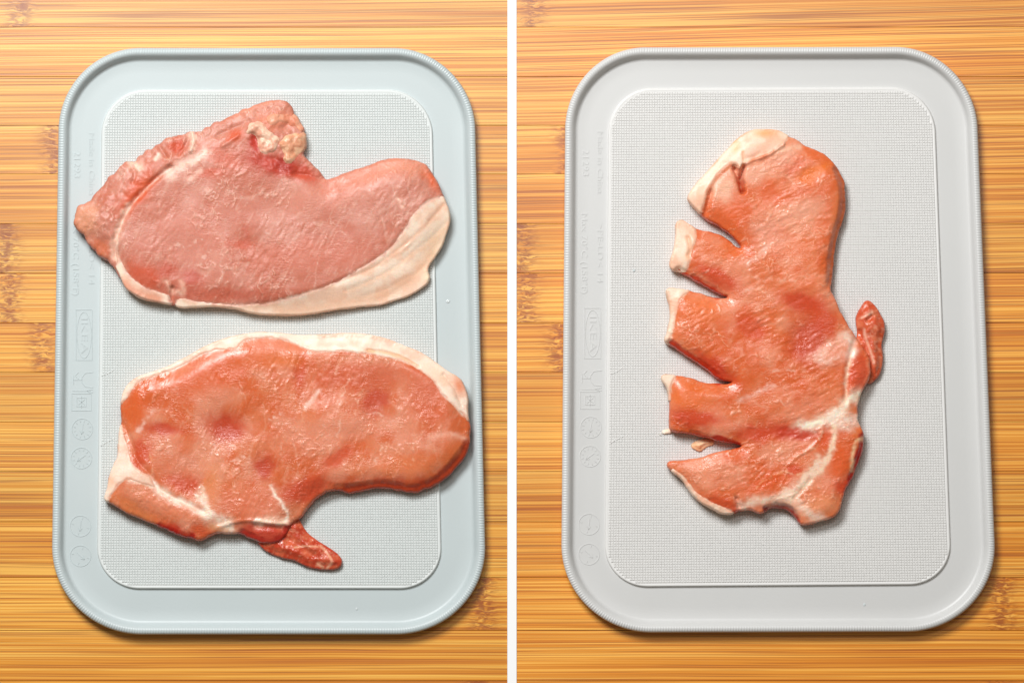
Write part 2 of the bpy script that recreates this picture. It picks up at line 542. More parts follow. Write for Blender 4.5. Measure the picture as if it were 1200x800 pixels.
        me2 = bpy.data.meshes.new(name); bm.to_mesh(me2); bm.free(); bpy.data.meshes.remove(me)
        return obj(name, me2, mat, root)
    def ribbon(lines, name, wdt=0.9, parent=root, hgt=0.58, z0=None):
        """raised strokes; each line a list of design points"""
        V, F = [], []
        zz0 = zb if z0 is None else z0
        for L_ in lines:
            L_ = [np.array(p_, float) for p_ in L_]
            b0 = len(V); k = len(L_)
            for i in range(k):
                a = L_[max(0, i - 1)]; b2 = L_[min(k - 1, i + 1)]
                t = (b2 - a) / max(1e-6, np.linalg.norm(b2 - a)); nn = np.array([-t[1], t[0]]) * wdt / 2
                for s_, z in ((-1.25, zz0), (-0.7, zz0 + hgt), (0.7, zz0 + hgt), (1.25, zz0)):
                    p_ = L_[i] + nn * s_
                    V.append(pt(p_[0], p_[1], z))
            for i in range(k - 1):
                for j in range(3):
                    a = b0 + i * 4 + j
                    F.append((a, a + 1, a + 5, a + 4))
        return obj(name, py_mesh(name, V, F), mat if parent is root else pmat, parent)
    def circ(cx, cy, rx, ry=None, k=36, a0=0, a1=2 * math.pi):
        ry = ry or rx
        return [(cx + rx * math.cos(a0 + (a1 - a0) * i / k), cy + ry * math.sin(a0 + (a1 - a0) * i / k)) for i in range(k + 1)]
    text('Made in China', 107, 192, 9.5, 'embossed_text', 73)
    text('21293', 90, 193, 10.5, 'embossed_text', 31)
    text('Max 70°C (158°F)', 88.5, 299, 9.5, 'embossed_text', 94)
    text('>PE-LD< 14', 107, 298, 9.5, 'embossed_text', 70)
    # logo: box, oval, letters
    lg = ribbon([[(89, 363), (108, 363), (108, 422), (89, 422), (89, 363)], circ(98.5, 392.5, 8.6, 27)], 'embossed_logo', 1.0)
    t_ = text('IKEA', 98.5, 392.5, 11.0, 'embossed_letters', 42); t_.parent = lg
    # glass and fork
    ribbon([[(109, 436), (100, 437), (96, 442), (96, 448), (100, 453), (109, 454)], [(96, 445), (86, 445)], [(86, 440), (86, 450)],
            [(106, 458), (85, 458)], [(109, 456.5), (104, 456.5), (102, 458)], [(109, 459.5), (104, 459.5), (102, 458)], [(92, 436), (88, 440), (92, 444)]],
           'food_safe_symbol', 1.0)
    ribbon([[(84, 461), (107, 461), (107, 481), (84, 481), (84, 461)], [(90, 466), (101, 466), (101, 476), (90, 476), (90, 466)],
            [(92, 468), (99, 474)], [(99, 468), (92, 474)], [(95.5, 464), (95.5, 478)]], 'wash_symbol', 0.9)
    for cx, cy, a, extra in ((96.5, 502.5, 1.75, 0), (95.5, 536.5, 2.5, 0), (94.3, 616, 1.7, 1), (94.3, 651, 0.75, 1)):
        ln = [circ(cx, cy, 12.2)]
        ca, sa = math.cos(a), math.sin(a)
        ln.append([(cx - 6 * ca, cy - 6 * sa), (cx + 6 * ca, cy + 6 * sa)])
        ln.append([(cx + 2.5 * ca - 2.2 * sa, cy + 2.5 * sa + 2.2 * ca), (cx + 6.2 * ca, cy + 6.2 * sa), (cx + 2.5 * ca + 2.2 * sa, cy + 2.5 * sa - 2.2 * ca)])
        for k in range(12):
            if extra and k % 3: continue
            b_ = k * math.pi / 6 + 0.26
            ln.append([(cx + 8.2 * math.cos(b_), cy + 8.2 * math.sin(b_)), (cx + 10.4 * math.cos(b_), cy + 10.4 * math.sin(b_))])
        ribbon(ln, 'date_dial', 0.9)
    # knife scars on the panel
    for L_ in ([(118, 522), (124, 518), (134, 513)], [(119, 440), (127, 437), (133, 433)]):
        s = ribbon([L_], 'knife_scar', 0.9, panel, 0.45, Z_ST - 0.2)
    return root

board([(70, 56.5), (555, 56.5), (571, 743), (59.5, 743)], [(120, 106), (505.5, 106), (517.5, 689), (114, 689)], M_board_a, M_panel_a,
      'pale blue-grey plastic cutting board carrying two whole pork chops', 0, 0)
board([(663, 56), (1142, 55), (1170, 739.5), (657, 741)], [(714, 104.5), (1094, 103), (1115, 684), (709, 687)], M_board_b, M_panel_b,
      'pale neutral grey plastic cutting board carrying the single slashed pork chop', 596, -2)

# ------------------------------------------------------------------ meat
DECK = 11.0
def to_mesh_xy(px, py, zpx, c, zref):
    w = W(px, py, np.full(np.shape(px), zref))
    w[:, 2] = (DECK + zpx) * S
    return w - c

def slab(name, outline, height, colour, mat, parent, c, e=5.0, g=1.0, zref=DECK + 14, rings=None, smooth_n=2, zbase=0.0, bulge=None):
    """solid piece of meat: a relief top over a traced outline, with a rolled side wall.
    height(x,y,d) top height; colour(x,y,d,wall)"""
    o = chaikin(outline, smooth_n)
    x0, y0 = o.min(0) - 3; x1, y1 = o.max(0) + 3
    nx, ny = int((x1 - x0) / g) + 1, int((y1 - y0) / g) + 1
    gx, gy = np.meshgrid(x0 + np.arange(nx) * g, y0 + np.arange(ny) * g)
    d = sdf(gx, gy, o)
    ok = d > e - 0.35 * g
    cell = ok[:-1, :-1] & ok[1:, :-1] & ok[:-1, 1:] & ok[1:, 1:]
    # drop cells that only touch diagonally
    for _ in range(2):
        a = cell[:-1, :-1] & cell[1:, 1:] & ~cell[1:, :-1] & ~cell[:-1, 1:]
        b = ~cell[:-1, :-1] & ~cell[1:, 1:] & cell[1:, :-1] & cell[:-1, 1:]
        cell[:-1, :-1] &= ~a
        cell[1:, :-1] &= ~b
    idg = -np.ones((ny, nx), int)
    used = np.zeros((ny, nx), bool)
    used[:-1, :-1] |= cell; used[1:, :-1] |= cell; used[:-1, 1:] |= cell; used[1:, 1:] |= cell
    idg[used] = np.arange(used.sum())
    X = gx[used].copy(); Y = gy[used].copy(); Dd = d[used].copy()
    A = idg[:-1, :-1][cell]; B = idg[:-1, 1:][cell]; C = idg[1:, 1:][cell]; E = idg[1:, :-1][cell]
    quads = np.stack([A, E, C, B], 1)         # y down on the plan -> ccw in world
    # boundary edges
    ed = np.concatenate([quads[:, [0, 1]], quads[:, [1, 2]], quads[:, [2, 3]], quads[:, [3, 0]]])
    key = ed[:, 0].astype(np.int64) * len(X) + ed[:, 1]
    rev = ed[:, 1].astype(np.int64) * len(X) + ed[:, 0]
    be = ed[~np.isin(key, rev)]
    bv = np.unique(be)
    # pull boundary verts on the inset contour
    def grad(x, y):
        h = 0.6
        gx_ = sdf(x + h, y, o) - sdf(x - h, y, o); gy_ = sdf(x, y + h, o) - sdf(x, y - h, o)
        L = np.maximum(np.hypot(gx_, gy_), 1e-6)
        return gx_ / L, gy_ / L
    bx, by = X[bv], Y[bv]
    for _ in range(2):
        gx_, gy_ = grad(bx, by)
        dd = sdf(bx, by, o) - e
        bx = bx - gx_ * np.clip(dd, -1.5, 2.0); by = by - gy_ * np.clip(dd, -1.5, 2.0)
    # light smoothing of the contour
    nb = {}
    loc = -np.ones(len(X), int); loc[bv] = np.arange(len(bv))
    acc = np.zeros((len(bv), 2)); cnt = np.zeros(len(bv))
    for it in range(2):
        acc[:] = 0; cnt[:] = 0
        a, b = loc[be[:, 0]], loc[be[:, 1]]
        np.add.at(acc, a, np.stack([bx[b], by[b]], 1)); np.add.at(cnt, a, 1)
        np.add.at(acc, b, np.stack([bx[a], by[a]], 1)); np.add.at(cnt, b, 1)
        bx = 0.5 * bx + 0.5 * acc[:, 0] / cnt; by = 0.5 * by + 0.5 * acc[:, 1] / cnt
    X[bv] = bx; Y[bv] = by
    # outward directions, smoothed along the contour
    gx_, gy_ = grad(bx, by)
    nrm = np.stack([-gx_, -gy_], 1)
    for it in range(4):
        acc[:] = 0
        a, b = loc[be[:, 0]], loc[be[:, 1]]
        np.add.at(acc, a, nrm[b]); np.add.at(acc, b, nrm[a])
        nrm = nrm + 0.5 * acc
        nrm /= np.maximum(np.linalg.norm(nrm, axis=1), 1e-6)[:, None]
    Dd = np.maximum(sdf(X, Y, o), e)
    Z = height(X, Y, Dd)
    Cc = colour(X, Y, Dd, np.zeros(len(X)))
    Vs = [to_mesh_xy(X, Y, Z, c, zref)]; Cs = [Cc]
    zed = Z[bv]
    rings = rings or [(0.42, 0.96), (0.76, 0.86), (0.96, 0.66), (1.0, 0.36), (0.88, 0.10), (0.6, -0.02)]
    n0 = len(X); nbv = len(bv)
    quads = [quads]
    prev = bv.copy()
    for k, (f_out, f_z) in enumerate(rings):
        rx = bx + nrm[:, 0] * e * f_out; ry = by + nrm[:, 1] * e * f_out
        wob = (fbm(rx, ry, 9, 2, 40 + k) - 0.5) * 1.2
        rx = rx + nrm[:, 0] * wob; ry = ry + nrm[:, 1] * wob
        rz = zbase + (zed - zbase) * f_z
        Vs.append(to_mesh_xy(rx, ry, rz, c, zref))
        Cs.append(colour(rx, ry, np.full(nbv, e * (1 - f_out)), np.full(nbv, sm(0.03, 0.55, 1 - f_z) if np.isscalar(f_z) else 0)))
        cur = np.arange(nbv) + n0 + k * nbv
        a, b = loc[be[:, 0]], loc[be[:, 1]]
        quads.append(np.stack([prev[b] if k else be[:, 1], prev[a] if k else be[:, 0], cur[a], cur[b]], 1))
        prev = cur
    V = np.concatenate(Vs); CC = np.clip(np.concatenate(Cs), 0.0, 1.0)
    me = np_mesh(name, V, np.concatenate(quads))
    at = me.attributes.new('Col', 'FLOAT_COLOR', 'POINT')
    rgba = np.ones((len(V), 4), np.float32); rgba[:, :3] = CC
    at.data.foreach_set('color', rgba.ravel())
    return obj(name, me, mat, parent)

GAIN = 1.0
def C_(r, g, b): return lin((r, g, b)) * GAIN

def ragged(pts, amp, seed):
    p = chaikin(pts, 2)
    q = np.roll(p, -1, 0); L = np.hypot(*(q - p).T); cum = np.concatenate([[0], np.cumsum(L)])
    n = int(cum[-1] / 2.6)
    t = np.arange(n) * cum[-1] / n
    pc = np.vstack([p, p[:1]])
    x = np.interp(t, cum, pc[:, 0]); y = np.interp(t, cum, pc[:, 1])
    r = np.stack([x, y], 1)
    tg = np.roll(r, -1, 0) - np.roll(r, 1, 0); nn = np.stack([-tg[:, 1], tg[:, 0]], 1) / np.maximum(np.hypot(tg[:, 0], tg[:, 1]), 1e-6)[:, None]
    a = amp(x, y) if callable(amp) else amp
    return r + nn * ((fbm(x, y, 8, 3, seed) - 0.5) * 2 * a)[:, None]

class Chop:
    bevels = ()
    """one piece of meat: surface description shared by its parts"""
    def __init__(s, **k): s.__dict__.update(k)
    def fatmask(s, x, y):
        m = np.zeros(x.shape)
        nf_ = (fbm(x, y, 7, 3, 3) - 0.5) * 4
        for poly in s.fats:
            dd = sdf(x, y, chaikin(poly, 1), 8) + nf_
            m = np.maximum(m, sm(1.5, 6.0, dd))
        return m
    def streak(s, x, y):
        wx = x + (fbm(x, y, 11, 2, 101) - 0.5) * 7; wy = y + (fbm(x, y, 11, 2, 103) - 0.5) * 7
        r = 1 - np.abs(2 * fbm(wx, wy, 5.5, 2, s.seed + 71, s.ang, 2.4) - 1)
        r = sm(0.90, 0.99, r)
        m = sm(0.48, 0.66, fbm(x, y, 26, 3, s.seed + 77))
        return r * m
    def prep(s):
        o = np.asarray(s.outline); g = 2.0
        lo = o.min(0) - 24; hi = o.max(0) + 24
        nx, ny = int((hi[0] - lo[0]) / g) + 2, int((hi[1] - lo[1]) / g) + 2
        gx, gy = np.meshgrid(lo[0] + np.arange(nx) * g, lo[1] + np.arange(ny) * g)
        d = np.clip(sdf(gx, gy, o[::2]), 0, s.round_w)
        for _ in range(3):
            for ax in (0, 1):
                d = (np.roll(d, -2, ax) + np.roll(d, -1, ax) + d + np.roll(d, 1, ax) + np.roll(d, 2, ax)) / 5
        s._d, s._lo, s._g = d, lo, g
    def soft_d(s, x, y):
        if not hasattr(s, '_d'): s.prep()
        u = np.clip((x - s._lo[0]) / s._g, 0, s._d.shape[1] - 2.001); v = np.clip((y - s._lo[1]) / s._g, 0, s._d.shape[0] - 2.001)
        i = u.astype(int); j = v.astype(int); fu = u - i; fv = v - j
        D_ = s._d
        return (D_[j, i] * (1 - fu) + D_[j, i + 1] * fu) * (1 - fv) + (D_[j + 1, i] * (1 - fu) + D_[j + 1, i + 1] * fu) * fv
    def height(s, x, y, d):
        T = s.T
        d = s.soft_d(x, y)
        h = T * (s.edge + (1 - s.edge) * sm(0, s.round_w, d))
        h = h + (fbm(x, y, 60, 2, s.seed) - 0.5) * 5.0 + (fbm(x, y, 20, 2, s.seed + 5) - 0.5) * 1.0
        fib = fbm(x, y, 3.4, 3, s.seed + 9, s.ang, 3.2)
        cellular = fbm(x, y, 5.5, 3, s.seed + 13)
        amp = s.rough_amp * (0.25 + 1.0 * sm(0.35, 0.65, fbm(x, y, 38, 2, s.seed + 31)))
        lean = 1 - 0.75 * s.fatmask(x, y)
        h = h + ((fib - 0.5) * 2.4 + (cellular - 0.5) * 1.5) * amp * lean
        h = h + 0.7 * s.streak(x, y) * lean
        for (cx, cy, rx, ry, an, dz) in s.dents:
            h = h + 0.62 * dz * blob(x, y, cx, cy, rx * 1.1, ry * 1.1, an)
        nz_ = (fbm(x, y, 6, 2, 21) - 0.5) * 1.6
        for (pts, wd, dz) in s.creases:
            dd = seg_dist(x, y, chaikin(pts, 2, False), False, 4 * wd + 2) + nz_
            h = h + dz * np.exp(-(dd / wd) ** 2)
        for (poly, sc_, am) in s.rough:
            mk = sm(-4, 5, sdf(x, y, chaikin(poly, 2)))
            h = h + mk * am * ((fbm(x, y, sc_, 3, 51) - 0.5) * 2 + (fbm(x, y, sc_ * 0.4, 2, 57) - 0.5) * 0.8)
        for (pts, wd, drop, cc) in s.bevels:
            dd = seg_dist(x, y, chaikin(pts, 2, False), False, wd + 1) + nz_
            h = h * (1 - drop * np.clip(1 - dd / wd, 0, 1) ** 1.4)
        if s.extra_h is not None:
            h = s.extra_h(x, y, d, h)
        return np.maximum(h, 1.5)
    def colour(s, x, y, d, wall):
        n = fbm(x, y, 42, 3, s.seed + 2)
        n2 = fbm(x, y, 14, 3, s.seed + 4)
        c = s.lean_a[None] * np.ones((len(x), 1))
        c = mixc(c, s.lean_b, sm(0.34, 0.68, n * 0.6 + n2 * 0.4))
        c = mixc(c, s.lean_pale, 0.5 * sm(0.42, 0.74, fbm(x, y, 30, 3, s.seed + 17)))  # pale meat tone with surface sheen painted into it
        # marbling veins
        wx = x + (fbm(x, y, 25, 2, 61) - 0.5) * 26; wy = y + (fbm(x, y, 25, 2, 67) - 0.5) * 26
        v = 1 - np.abs(2 * fbm(wx, wy, 34, 2, s.seed + 6, s.ang, 1.8) - 1)
        c = mixc(c, s.vein, s.vein_amt * sm(0.93, 0.995, v) * sm(0.35, 0.6, n2 + 0.1))
        fib = fbm(x, y, 2.6, 3, s.seed + 9, s.ang, 4.0)
        c = mixc(c, s.vein, s.fleck * sm(0.60, 0.78, fib))
        c = mixc(c, s.vein, 0.38 * s.streak(x, y))  # glints painted as pale streaks, along with fine connective fibres
        c = c * (0.96 + 0.08 * fbm(x, y, 2.2, 2, s.seed + 23))[:, None]
        xx = x + (fbm(x, y, 12, 2, 71) - 0.5) * 9; yy = y + (fbm(x, y, 12, 2, 77) - 0.5) * 9
        for (cx, cy, rx, ry, an, cc, wgt) in s.patches:
            cc = cc * 0.86 + s.lean_b * 0.14
            c = mixc(c, cc, np.clip(wgt * 1.5 * blob(xx, yy, cx, cy, rx * 1.08, ry * 1.08, an), 0, min(1.0, wgt)))
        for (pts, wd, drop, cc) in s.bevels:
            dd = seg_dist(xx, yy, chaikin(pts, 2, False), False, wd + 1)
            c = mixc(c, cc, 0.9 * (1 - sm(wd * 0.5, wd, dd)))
        c = mixc(c, s.wall_col, 0.85 * wall)
        sx_ = x + (fbm(x, y, 7, 3, 91) - 0.5) * 6; sy_ = y + (fbm(x, y, 7, 3, 95) - 0.5) * 6
        nw_ = 0.55 + 0.9 * fbm(x, y, 9, 2, 81); na_ = 0.65 + 0.35 * sm(0.3, 0.6, fbm(x, y, 5, 2, 83))
        nb_ = sm(0.36, 0.62, fbm(x, y, 4, 2, 85))
        for (pts, wd, cc, wgt) in s.seams:
            dd = seg_dist(sx_, sy_, chaikin(pts, 2, False), False, 6 * wd)
            wv = wd * nw_
            c = mixc(c, cc, (wgt if wd >= 2 else 0.62 * wgt) * np.exp(-(dd / wv) ** 2) * (na_ if wd >= 2 else nb_))
        if s.fats:
            fc = s.fat_col(x, y)
            m = s.fatmask(x, y)
            c = c * (1 - m[:, None]) + fc * m[:, None]
        return c
    def fat_col(s, x, y):
        n = fbm(x, y, 16, 3, s.seed + 41)
        c = s.fat_a[None] * np.ones((len(x), 1))
        c = mixc(c, s.fat_b, sm(0.42, 0.66, n))
        for (pts, wd, cc, wgt) in s.fat_lines:  # line tones; those along creases have groove shade painted into the fat
            dd = seg_dist(x, y, chaikin(pts, 2, False), False, 5 * wd + 3) + (fbm(x, y, 7, 2, 87) - 0.5) * 3
            c = mixc(c, cc, wgt * np.exp(-(dd / wd) ** 2))
        for (cx, cy, rx, ry, an, cc, wgt) in s.fat_patches:
            c = mixc(c, cc, wgt * blob(x, y, cx, cy, rx, ry, an))
        return c
    def base(s):
        o = np.array(s.outline)
        c = W([o[:, 0].mean()], [o[:, 1].mean()], DECK)[0]
        return c
    def build(s, label, lean_mat, fat_mat, group=None):
        c = s.base(); s.c = c
        root = empty('pork_chop', c)
        tag(root, label, 'pork chop', group)
        s.root = root
        slab('lean_meat', s.outline, s.height, s.colour, lean_mat, root, c, e=s.e, smooth_n=0)
        for poly, name in zip(s.fat_parts, s.fat_names):
            pl = chaikin(poly, 2)
            ib = sdf(pl[:, 0], pl[:, 1], s.outline) > 3.5
            segs = [(pl[k], pl[(k + 1) % len(pl)]) for k in range(len(pl)) if ib[k] and ib[(k + 1) % len(pl)]]
            def d_in(x, y, segs=segs):
                best = np.full(x.shape, 400.0)
                for a, b in segs:
                    ab = b - a; L = max(ab @ ab, 1e-9)
                    t = np.clip(((x - a[0]) * ab[0] + (y - a[1]) * ab[1]) / L, 0, 1)
                    best = np.minimum(best, (x - a[0] - t * ab[0]) ** 2 + (y - a[1] - t * ab[1]) ** 2)
                return np.sqrt(best)
            def fh(x, y, d, d_in=d_in):
                h = s.height(x, y, x)
                rise = sm(0.5, 6.0, d_in(x, y) + (fbm(x, y, 6, 3, 3) - 0.5) * 3)
                return h + 1.7 * rise - 0.9
            def fc(x, y, d, wall, d_in=d_in):
                w = sm(1.8, 7.5, d_in(x, y) + (fbm(x, y, 6, 3, 3) - 0.5) * 6)
                f_ = mixc(s.fat_col(x, y), s.fat_side, 0.6 * wall)  # warm tint of shaded fat painted onto its side walls
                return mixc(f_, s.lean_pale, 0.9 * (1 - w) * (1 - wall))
            slab(name, poly, fh, fc, fat_mat, root, c, e=2.2, rings=[(0.5, 0.97), (1.0, 0.80), (1.15, 0.5), (0.9, 0.2), (0.4, 0.0)])
        return root

M_lean_a = meat_material('lean_pink', rough=0.38, ang=1.0)
M_lean_b = meat_material('lean_red', rough=0.21, ang=1.15)
M_lean_c = meat_material('lean_orange', rough=0.21, ang=0.5)
M_fat = meat_material('pork_fat', rough=0.36, sss=0.22, bump=0.6, fibre=(360.0, 110.0), ang=-0.6)
_f = M_fat.node_tree.nodes['Principled BSDF']
_f.inputs['Subsurface Radius'].default_value = (1.0, 0.55, 0.35)
_f.inputs['Subsurface Scale'].default_value = 0.0015

# ---------- chop 1 : pink chop with ragged tail and bone end
out1 = [(86,258),(90,244),(97,237),(110,228),(120,215),(132,203),(144,190),(152,187),(160,190),(162,182),(170,176),(179,174),(184,168),(194,162),
 (207,158),(222,156),(226,153),(240,150),(254,143),(270,135),(287,126),(304,120),(322,116),(335,117),(342,123),(345,132),(346,140),(352,147),(357,155),
 (358,170),(355,180),(360,186),(369,195),(378,204),(382,210),(389,209),(397,205),(417,198),(432,193),(450,186),(468,185),(487,187),(499,192),(508,203),(514,215),
 (518,225),(522,236),(526,248),(527,258),(523,272),(517,289),(508,302),(500,313),(501,320),(503,324),(500,331),(492,337),(477,346),(460,351),(447,356),
 (427,357),(405,360),(390,362),(370,366),(350,368),(320,368),(294,366),(279,361),(264,359),(245,358),(224,359),(213,360),(203,357),(185,353),(167,350),(155,343),(146,336),
 (140,322),(134,312),(128,307),(119,303),(111,296),(102,285),(99,277),(90,269)]
fat1 = [(203,349),(215,346),(233,351),(260,353),(282,354),(305,353),(324,350),(344,345),(365,339),(388,331),(411,319),(432,305),(450,294),(467,276),(475,261),
 (484,247),(498,234),(510,229),(519,228),(523,236),(527,248),(528,258),(524,272),(518,289),(509,302),(501,313),(502,320),(504,324),(501,332),(493,338),(478,347),(460,352),(447,357),
 (427,358),(405,361),(390,363),(370,367),(350,369),(320,369),(294,367),(279,362),(264,360),(245,359),(224,360),(213,361),(204,358)]
fat1b = [(134,312),(133,300),(133,288),(136,276),(141,272),(142,285),(142,300),(151,316),(161,328),(177,337),(197,342),(203,349),(204,358),(185,354),(167,351),(155,344),(146,337),(140,323)]
tail1 = [(84,258),(96,237),(120,214),(144,188),(162,182),(184,167),(222,155),(254,142),(304,119),(338,116),(346,140),(330,150),(300,155),(260,160),(232,178),(205,192),(186,208),(160,232),(145,252),(136,280),(130,308),(110,296),(98,277)]
inner1 = [(203,349),(233,351),(282,354),(324,350),(365,339),(411,319),(450,294),(475,261),(498,234),(518,228)]
def ex1(x, y, d, h):
    # the fat edge on the lower right rolls down to the board
    m = sm(-1, 2, sdf(x, y, chaikin(fat1, 1)))
    di = seg_dist(x, y, inner1, False)
    w = np.clip(di / 46.0, 0, 1)
    return h * (1 - 0.46 * m * w ** 0.9)
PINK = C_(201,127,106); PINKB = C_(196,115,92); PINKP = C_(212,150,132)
RED = C_(176,50,30); DRED = C_(160,34,24); ORG = C_(214,92,50)
CREAM = C_(248,226,203); TANF = C_(226,182,142)
rag1 = ragged(out1, lambda x, y: 1.2 + 3.0 * sm(300, 180, x + (y - 200) * 0.6), 5)
chop1 = Chop(outline=rag1, T=23.0, edge=0.68, round_w=30, seed=1, ang=-1.05, rough_amp=0.34, e=5.0,
  fats=[fat1, fat1b], fat_parts=[fat1, fat1b], fat_names=['fat_strip', 'fat_edge'],
  dents=[(289,285,12,8,20,-2.6),(287,275,4,12,5,-1.2),(215,320,14,10,0,-1.5),(240,325,14,12,0,-2.0),(207,178,6,9,20,-3.5),(160,222,10,22,40,-2.5),(336,150,6,5,0,-5),(345,200,12,8,30,-3.0),
         (300,165,4,12,-10,-4.5),(318,188,10,6,0,-3.5),(500,208,5,10,-30,-2.0),(330,250,40,22,0,-1.8),(440,225,36,20,0,1.8),(190,265,24,24,0,1.2)],
  creases=[([(136,300),(134,285),(140,270),(146,254),(158,236),(172,221),(186,208),(200,198)], 3.5, -4.2),
           ([(520,240),(509,253),(495,269),(474,289),(457,302),(435,316),(412,325),(392,334)], 2.6, -1.0),
           ([(526,257),(505,280),(474,303),(463,314),(435,329),(405,341)], 2.6, -0.8),
           ([(510,298),(495,316),(468,329),(450,340),(425,347)], 2.8, -0.7),
           ([(480,286),(465,297),(448,309)], 2.0, 0.9),([(500,262),(486,280),(470,296)],2.2,0.7),
           ([(203,357),(201,347),(203,338)], 2.4, -4.0), ([(345,205),(358,206),(372,209),(384,211)], 3.0, -2.0),
           ([(225,156),(228,166),(224,178)],2.2,2.5),([(185,170),(196,186)],2.5,-2.5),([(222,158),(218,172),(210,182)],2.2,-3.0),
           ([(150,190),(160,204),(156,214)],3,-2.0),([(255,160),(275,150),(292,143)],3,-2.5),([(262,172),(280,160)],2.5,1.8)],
  rough=[(tail1, 17.0, 1.9), ([(286,150),(330,138),(352,150),(360,180),(378,206),(340,212),(305,200),(290,175)], 13.0, 2.0)],
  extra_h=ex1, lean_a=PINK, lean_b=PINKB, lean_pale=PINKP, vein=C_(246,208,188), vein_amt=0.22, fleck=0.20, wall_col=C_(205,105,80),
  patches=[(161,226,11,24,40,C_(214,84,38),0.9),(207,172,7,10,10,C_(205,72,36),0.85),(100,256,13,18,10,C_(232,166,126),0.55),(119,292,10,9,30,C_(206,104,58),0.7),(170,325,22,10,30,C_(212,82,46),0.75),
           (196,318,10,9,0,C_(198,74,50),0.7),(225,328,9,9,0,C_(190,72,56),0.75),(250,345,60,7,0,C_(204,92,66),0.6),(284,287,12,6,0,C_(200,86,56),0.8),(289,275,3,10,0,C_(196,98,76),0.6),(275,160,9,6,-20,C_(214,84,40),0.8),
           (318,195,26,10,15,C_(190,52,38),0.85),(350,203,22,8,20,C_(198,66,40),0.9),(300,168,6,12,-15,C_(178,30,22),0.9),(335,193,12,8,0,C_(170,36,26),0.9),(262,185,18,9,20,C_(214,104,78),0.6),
           (245,205,14,4,-5,C_(208,96,70),0.7),(503,210,5,12,-30,C_(222,98,46),0.85),(425,208,40,10,-8,C_(228,148,120),0.6),(470,195,30,8,5,C_(230,150,118),0.6),(330,140,26,9,-15,C_(226,138,108),0.7),
           (380,230,50,16,-10,C_(222,144,122),0.5),(300,120,40,8,-20,C_(230,150,120),0.6),(360,300,70,16,-5,C_(214,122,98),0.5),(220,280,40,30,0,C_(216,132,112),0.5)],
  seams=[([(133,300),(133,287),(138,274),(144,256),(151,243)], 4.0, C_(244,206,184), 0.9),([(151,243),(165,228),(186,210)],2.2,C_(238,190,168),0.7),
         ([(200,206),(214,198),(228,188),(242,182)], 6.5, C_(248,216,198), 0.85),([(224,154),(228,164),(225,177)],3.5,C_(246,212,190),0.9),([(236,200),(222,212)],3,C_(244,200,180),0.7),
         ([(190,204),(202,197)],3,C_(246,216,198),0.7),([(152,188),(160,196),(166,200)],4,C_(246,210,186),0.8),([(183,186),(187,183)],3,C_(248,222,200),0.8),
         ([(218,289),(235,281)],1.8,C_(250,224,206),0.8),([(198,293),(212,288)],1.5,C_(246,206,186),0.7),([(233,313),(240,302),(248,294)],1.3,C_(248,212,194),0.8),
         ([(196,331),(200,338),(205,345),(215,342)],3,C_(240,190,166),0.8),([(213,330),(216,340)],3.0,C_(236,180,156),0.7),
         ([(312,272),(317,281)],1.5,C_(248,210,192),0.6),([(268,300),(275,316),(282,330)],1.3,C_(240,190,170),0.5),([(330,300),(345,280),(352,266)],1.4,C_(246,204,186),0.5),
         ([(372,310),(376,298),(392,294)],1.2,C_(248,212,194),0.55),([(465,235),(471,243)],2,C_(246,200,178),0.7),([(280,250),(290,240)],1.2,C_(244,200,180),0.5),([(345,262),(358,240)],1.2,C_(244,200,180),0.5),
         ([(215,338),(235,332),(243,324)],1.2,C_(240,190,172),0.6)],
  fat_a=C_(253,226,204), fat_b=C_(248,208,182), fat_side=C_(238,182,146),
  fat_lines=[([(520,240),(509,253),(495,269),(474,289),(457,302),(435,316),(412,325)],3.0,C_(232,176,144),0.6),([(526,262),(505,284),(474,305),(463,316),(435,331),(405,343)],3.2,C_(234,184,150),0.55),
             ([(504,300),(490,318),(468,333),(450,345),(420,352),(380,360),(330,365)],8,C_(230,176,140),0.6),([(146,334),(160,343),(185,350)],7,C_(224,150,120),0.85)],
  fat_patches=[(512,285,14,26,25,C_(236,198,158),0.5),(499,323,5,6,0,C_(240,222,190),0.9),(300,360,30,5,0,C_(226,172,136),0.5)])
r1 = chop1.build('pale pink pork chop with ragged tail and bone end, upper of two on left board', M_lean_a, M_fat)

def pebble(name, outline, h0, hfun, ca, cb, mat, root, c, seed=0, e=3.0, zbase=0.0, grow=1.0):
    oc = np.mean(outline, 0); outline = oc + (np.array(outline, float) - oc) * grow
    def hh(x, y, d):
        return hfun(x, y) + h0 * sm(0, 7, d) + (fbm(x, y, 9, 2, seed) - 0.5) * 4.0 + (fbm(x, y, 2.5, 2, seed + 2) - 0.5) * 0.3
    def cc(x, y, d, wall):
        q = np.ones((len(x), 1)) * np.asarray(ca)[None]
        return mixc(q, cb, sm(0.38, 0.66, fbm(x, y, 7, 3, seed + 5)))
    return slab(name, outline, hh, cc, mat, root, c, e=e, g=0.8, zbase=zbase)
s1 = lambda x, y: chop1.height(x, y, x) - 1.0
pebble('bone_chip', ragged([(288,149),(295,141),(305,139),(314,145),(319,155),(326,160),(331,164),(328,173),(321,181),(312,185),(303,182),(299,174),(300,165),(296,162),(290,161),(286,156)], 1.6, 11), 4.0, s1,
       C_(240,200,174), C_(230,168,142), M_fat, r1, chop1.c, 3)
pebble('bone_chip', ragged([(327,163),(334,157),(345,156),(354,152),(360,158),(359,172),(354,182),(349,189),(342,196),(334,196),(329,188),(330,178),(325,171)], 2.0, 12), 3.6, s1,
       C_(232,184,148), C_(220,154,120), M_fat, r1, chop1.c, 5)
